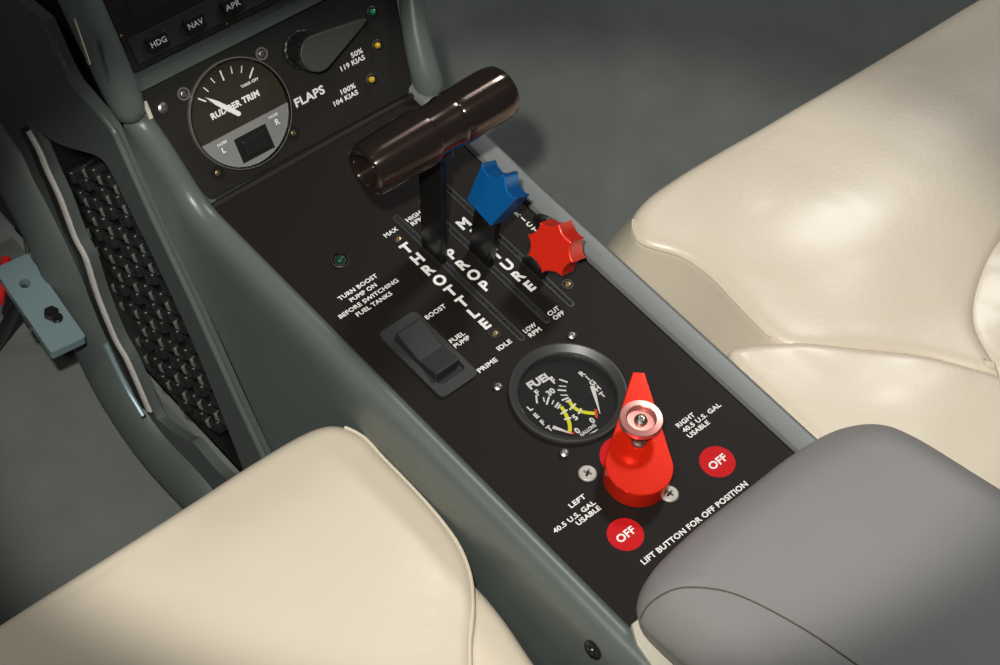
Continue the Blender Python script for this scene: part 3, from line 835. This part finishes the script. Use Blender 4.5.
# ------------------------------------------------------------------ rudder pedal
rp = thing('rudder_pedal', 'bluish metal rudder pedal plate with a bolt, at the left edge', 'pedal', (-114*MM, 302*MM, -150*MM))
XP = frame((-114.5, 302.3, -152), (21, -2.6, 0), (21, 69, 0))
bm = bmesh.new()
plate_with_holes(bm, rrect(-11, -36, 11, 34, 1.6, 4), [circle(-0.6, 15.3, 3.3, 24)], -4, 2, XP)
link('pedal_plate', bm, M['alu'], rp, angle=30)
bm = bmesh.new(); prism(bm, circle(0, 0, 4.6, 6), 1.5, 5.5, .6, at(XP, 1.8, -12.5)); 
link('bolt', bm, M['blackscrew'], rp)
bm = bmesh.new(); prism(bm, circle(0, 0, 3.4, 20), 1.5, 4.0, .6, at(XP, 3.2, -16.5)); link('bolt_nut', bm, M['blackscrew'], rp)
bm = bmesh.new(); tube(bm, [(-98, 337, -153), (-88, 358, -148)], 1.4, 10); link('pedal_rod', bm, M['steel'], rp)
bm = bmesh.new(); tube(bm, [(-108, 346, -160), (-129, 322, -160)], 3.0, 14); link('red_fitting', bm, M['redled'], rp, 'red fitting behind the pedal plate')
bm = bmesh.new(); tube(bm, [(-112, 318, -156), (-112, 345, -215), (-114, 372, FLOOR)], 4, 12); link('pedal_arm', bm, M['dark'], rp)
bm = bmesh.new(); tube(bm, [V3 for V3 in (tuple(((at(XP, -11.4, -6)) @ Vector((0, 0, 0)))/MM), tuple(((at(XP, -11.4, -14)) @ Vector((0, 0, 0)))/MM))], 2.0, 10); link('pedal_pin', bm, M['chrome'], rp)

# ------------------------------------------------------------------ seats
def ring_off(pts, d):
    n = len(pts); out = []
    for i in range(n):
        t = (pts[(i+1) % n] - pts[i-1]).normalized(); nrm_ = Vector((-t.y, t.x)); out.append(pts[i] + nrm_*d)
    return out
def cushion(outline, ztop, R, crown, zbot, flare=0.0, n=6, zf=None, wob=None, cw=60.0):
    """soft pad over a closed ccw outline (mm): rounded rim of radius R, crowned top, side wall down to zbot"""
    P = spline([Vector(p) for p in outline], n, closed=True)
    P = [Vector((p.x, p.y)) for p in P]
    zf = zf or (lambda x, y: 0.0)
    bm = bmesh.new()
    lv = [(-flare, zbot), (-flare*.75, zbot + (ztop - R - zbot)*.4), (-flare*.25, zbot + (ztop - R - zbot)*.8), (0, ztop - R)]
    for k in range(1, 6):
        a = k/5*math.pi/2; lv.append((R*(1 - math.cos(a)), ztop - R + R*math.sin(a)))
    rings = []
    for d, z in lv:
        rings.append([(p.x, p.y, (z + zf(p.x, p.y)) if z > zbot + 1e-6 else z) for p in ring_off(P, d)])
    inner = ring_off(P, R)
    prev = None
    for rg in rings:
        cur = add_loop(bm, rg)
        if prev: bridge(bm, prev, cur)
        else: bm.faces.new(cur[::-1])
        prev = cur
    I2 = [Vector((p.x, p.y)) for p in inner]; nI = len(I2)
    x0, x1 = min(p.x for p in I2), max(p.x for p in I2); y0, y1 = min(p.y for p in I2), max(p.y for p in I2)
    def inside_dist(q):
        ins = False; dm = 1e9
        for k in range(nI):
            a = I2[k]; b = I2[(k+1) % nI]
            if (a.y > q.y) != (b.y > q.y) and q.x < (b.x - a.x)*(q.y - a.y)/(b.y - a.y) + a.x: ins = not ins
            ab = b - a; t = max(0, min(1, (q - a).dot(ab)/max(1e-9, ab.length_squared))); dd = (a + ab*t - q).length
            if dd < dm: dm = dd
        return ins, dm
    pts = list(I2); zs = [0.0]*nI
    yy = y0 + 4
    while yy < y1:
        fine = yy > -130
        st_ = 7.0 if fine else 22.0
        xx = x0 + 4
        while xx < x1:
            stx = 7.0 if (fine and abs(xx) < 330) else 24.0
            q = Vector((xx, yy)); ins, dd = inside_dist(q)
            if ins and dd > 3.0: pts.append(q); zs.append(dd)
            xx += stx
        yy += st_
    from mathutils.geometry import delaunay_2d_cdt
    vo, _, fo, ov, _, _ = delaunay_2d_cdt(pts, [], [list(range(nI))], 1, 1e-4)
    vm = []
    for k, p in enumerate(vo):
        src = ov[k][0] if ov[k] else -1
        if 0 <= src < nI: vm.append(prev[src]); continue
        dd = zs[src] if src >= 0 else inside_dist(p)[1]
        z = ztop + crown*(1 - math.exp(-(dd/cw)**1.6))
        vm.append(bm.verts.new(V((p.x, p.y, z + zf(p.x, p.y)))))
    for f in fo:
        try: bm.faces.new([vm[k] for k in f])
        except ValueError: pass
    # relax the crown so that it swells evenly
    nb = {}
    for f in fo:
        for k in range(len(f)):
            a, b = f[k], f[(k+1) % len(f)]; nb.setdefault(a, set()).add(b); nb.setdefault(b, set()).add(a)
    free = [k for k in nb if not (ov[k] and 0 <= ov[k][0] < nI)]
    base = {k: zf(vo[k].x, vo[k].y)*MM for k in nb}
    zz = {k: vm[k].co.z - base[k] for k in nb}
    for it in range(45):
        for k in free: zz[k] = .3*zz[k] + .7*sum(zz[q] for q in nb[k])/len(nb[k])
    for k in free: vm[k].co.z = zz[k] + base[k]
    if wob:
        for v in bm.verts: wob(v)
    return bm, P
def run_of(pts, ok):
    """the longest unbroken run of outline points that satisfy ok"""
    n = len(pts); f = [ok(p) for p in pts]; best = []
    for s0 in range(n):
        if f[s0] and not f[s0-1]:
            r = []; k = s0
            while f[k % n] and len(r) < n: r.append(pts[k % n]); k += 1
            if len(r) > len(best): best = r
    return best
from mathutils import noise
def wrinkle(amp, sc):
    def f(v):
        if v.co.z > -0.1:
            v.co.z += amp*MM*(noise.noise(v.co*sc) + .22*noise.noise(v.co*sc*2.3) - .35*max(0.0, .25 - abs(noise.noise(v.co*sc*1.6 + Vector((3, 7, 1)))))*2)
    return f
# pilot seat
ps = thing('pilot_seat', 'cream leather seat cushion in front, left of the console', 'seat', (-320*MM, -170*MM, FLOOR*MM))
o1 = [(-80, 40), (-80, 57), (-87, 71), (-102, 77), (-135, 79), (-181, 80), (-254, 82), (-340, 82), (-430, 80), (-490, 70), (-520, 40), (-530, -40), (-530, -180), (-520, -330), (-480, -380), (-350, -390), (-220, -380),
      (-160, -320), (-150, -220), (-146, -140), (-134, -92), (-118, -68), (-102, -52), (-91, -38), (-84, -22), (-81, -4), (-80, 16)]
bm, P1 = cushion(o1, -24, 9, 20, -120, flare=-11, wob=wrinkle(1.1, 15))
pc = link('seat_cushion', bm, M['leather'], ps, subsurf=1)
bm = bmesh.new()
tube(bm, [(p.x, p.y, -26.8) for p in run_of(ring_off(P1, 2.2), lambda p: p.x > -128 and -84 < p.y < 66)], .9, 8)
link('piping', bm, M['leather'], pc)
bm, P2 = cushion([(-97, -16), (-90, -34), (-91, -60), (-97, -100), (-99, -160), (-100, -260), (-104, -350), (-140, -352), (-152, -260), (-150, -150), (-138, -96), (-124, -60), (-110, -20)][::-1], -32, 8, 6, -130, flare=0, wob=wrinkle(1.0, 20))
link('hip_bolster', bm, M['leather'], ps, subsurf=1)
bm = bmesh.new(); prism(bm, [(-520, -380), (-120, -380), (-120, 50), (-520, 50)], FLOOR + .5, -115, 4)
link('seat_base', bm, M['dark'], ps)

# copilot seat
cs = thing('copilot_seat', 'cream leather seat cushion behind the right rail of the console', 'seat', (360*MM, -100*MM, FLOOR*MM))
o2 = [(110, 56), (112, 67), (121, 75.5), (136, 79.5), (154, 80), (180, 79), (243, 75), (315, 71), (400, 67), (480, 60), (540, 55), (560, 20), (560, -50), (540, -75), (450, -72), (350, -68), (290, -60), (256, -66), (228, -79), (211, -94), (199, -120), (189, -111), (173, -87), (149, -63), (128, -47), (120, -32), (121, -6), (123, 18), (120, 38)][::-1]
bm, P3 = cushion(o2, -23, 8, 16, -125, flare=26, wob=wrinkle(1.2, 15))
cc = link('seat_cushion', bm, M['leather'], cs, subsurf=1)
bm = bmesh.new()
tube(bm, [(p.x, p.y, -26.2) for p in run_of(ring_off(P3, 1.4), lambda p: p.x < 160 and -30 < p.y < 72)], .9, 8)
link('piping', bm, M['leather'], cc)
bm, P4 = cushion([(95, -22), (120, -33), (147, -57), (172, -83), (189, -107), (199, -129), (205, -200), (200, -300), (110, -330), (97, -250), (92, -150), (90, -60)][::-1], -22, 6, 11, -130, flare=0, wob=wrinkle(1.5, 18))
link('hip_bolster', bm, M['leather'], cs, subsurf=1)
bm = bmesh.new()
tube(bm, [(p.x, p.y, -26.5) for p in run_of(ring_off(P3, -1.0), lambda p: 126 < p.x < 197 and p.y < -42)], .8, 8)
link('seam', bm, M['seam'], cs, 'dark stitched seam')
bm, P5 = cushion([(340, -50), (264, -55), (240, -63), (218, -75), (203, -92), (198, -118), (205, -200), (230, -300), (400, -320), (560, -300), (575, -150), (560, -62), (450, -50)], -26, 9, 28, -130, wob=wrinkle(1.0, 15))
link('rear_cushion', bm, M['leather'], cs, subsurf=1)
bm = bmesh.new(); prism(bm, [(130, -300), (540, -300), (540, 40), (130, 40)], FLOOR + .5, -120, 4)
link('seat_base', bm, M['dark'], cs)

# ------------------------------------------------------------------ armrest
ar = thing('armrest', 'grey leather armrest pad across the rear of the console', 'armrest', (12*MM, -260*MM, 0))
zf = lambda x, y: max(0.0, (-112 - y))*0.30
bm, P6 = cushion([(-68, -116), (-52, -105), (-20, -101), (12, -101), (45, -101), (72, -105), (88, -116), (94, -136), (94, -180), (94, -260), (92, -360), (80, -410), (12, -420), (-56, -410), (-70, -360), (-73, -260), (-73, -180), (-72, -136)][::-1], 44, 25, 7, 4.5, flare=-3, zf=zf)
ac = link('arm_pad', bm, M['armleather'], ar, subsurf=2)
from mathutils.bvhtree import BVHTree
dg = bpy.context.evaluated_depsgraph_get(); dg.update()
ev = ac.evaluated_get(dg); me_ = ev.to_mesh()
off_ = world_loc(ac)
bv = BVHTree.FromPolygons([v.co + off_ for v in me_.vertices], [tuple(p.vertices) for p in me_.polygons]); ev.to_mesh_clear()
def drop(x, y, z=0.3):
    h = bv.ray_cast(Vector((x, y, 0))*MM + Vector((0, 0, z)), Vector((0, 0, -1)))
    return None if h[0] is None else h[0]/MM
sp = []
for p in spline([(-71, -126), (-69, -119), (-62, -121), (-53, -129), (-43, -147), (-38, -176), (-37, -207), (-37, -260), (-38, -340)], 10):
    h = drop(p.x, p.y)
    if h: sp.append((h.x, h.y, h.z - .1))
bm = bmesh.new(); tube(bm, sp, .55, 6)
link('seam', bm, M['seam'], ac)
bm = bmesh.new(); prism(bm, [(-71, -122), (-66, -113), (80, -112), (88, -122), (88, -410), (-66, -410), (-78, -240), (-76, -150)], .2, 6.5, .8)
link('base_plate', bm, M['cream'], ar, 'cream plastic base edge')

# ------------------------------------------------------------------ light
def area(name, loc, target, size, power, col=(1, 1, 1), sy=None):
    l = bpy.data.lights.new(name, 'AREA'); l.size = size; l.energy = power; l.color = col
    if sy: l.shape = 'RECTANGLE'; l.size_y = sy
    o = bpy.data.objects.new(name, l); COL.objects.link(o); o.location = loc
    d = Vector(target) - Vector(loc); o.rotation_euler = d.to_track_quat('-Z', 'Y').to_euler()
    return o
def spot(name, loc, target, power, ang, blend, rad, col=(1, 1, 1), side=None, sx=1.0):
    """lamp head; side = direction of its wide axis, sx = how much wider the beam is along it"""
    l = bpy.data.lights.new(name, 'SPOT'); l.energy = power; l.color = col; l.spot_size = math.radians(ang); l.spot_blend = blend; l.shadow_soft_size = rad
    o = bpy.data.objects.new(name, l); COL.objects.link(o)
    z = (Vector(loc) - Vector(target)).normalized()
    x = Vector(side) if side is not None else z.cross(Vector((0, 1, 0)))
    x = (x - z*x.dot(z)).normalized(); y = z.cross(x)
    m = Matrix.Identity(4)
    for i in range(3): m[i][0] = x[i]*sx; m[i][1] = y[i]; m[i][2] = z[i]; m[i][3] = loc[i]
    o.matrix_world = m
    return o
CAM = Vector((-.48111, -.37890, .88272)); CROT = Euler((.62417, -.08361, -.72761), 'XYZ')
w = bpy.data.worlds.new('World'); S.world = w; w.use_nodes = True
w.node_tree.nodes['Background'].inputs[0].default_value = (0.8, 0.9, 1.0, 1); w.node_tree.nodes['Background'].inputs[1].default_value = 0.04
right = CROT.to_matrix() @ Vector((1, 0, 0)); upv = CROT.to_matrix() @ Vector((0, 1, 0))
spot('camera_flash', CAM + right*-.04 + upv*.07, CAM + (CROT.to_matrix() @ Vector((.0, -.015, -1.1))), 43, 20.6, .40, .012, (1, .96, .88), side=right, sx=1.6)  # elliptical cone shaped so the frame corners darken like a lens vignette
spot('door_light', (-.72, .12, 1.25), (.06, .02, -.1), 9, 35, .6, .025, (1, .95, .86))
area('windshield_light', (.82, .37, .92), (.15, 0, 0), .2, 4.6, (1, .98, .95))

# ------------------------------------------------------------------ camera
cam = bpy.data.cameras.new('Camera'); co = bpy.data.objects.new('Camera', cam); COL.objects.link(co)
co.location = CAM; co.rotation_euler = CROT; cam.sensor_width = 36; cam.sensor_fit = 'HORIZONTAL'; cam.lens = 2.2*36
cam.clip_start = .02; cam.clip_end = 20
S.camera = co
S.view_settings.view_transform = 'Standard'; S.view_settings.look = 'None'; S.view_settings.gamma = 1; S.view_settings.exposure = 0
S.view_settings.use_curve_mapping = False
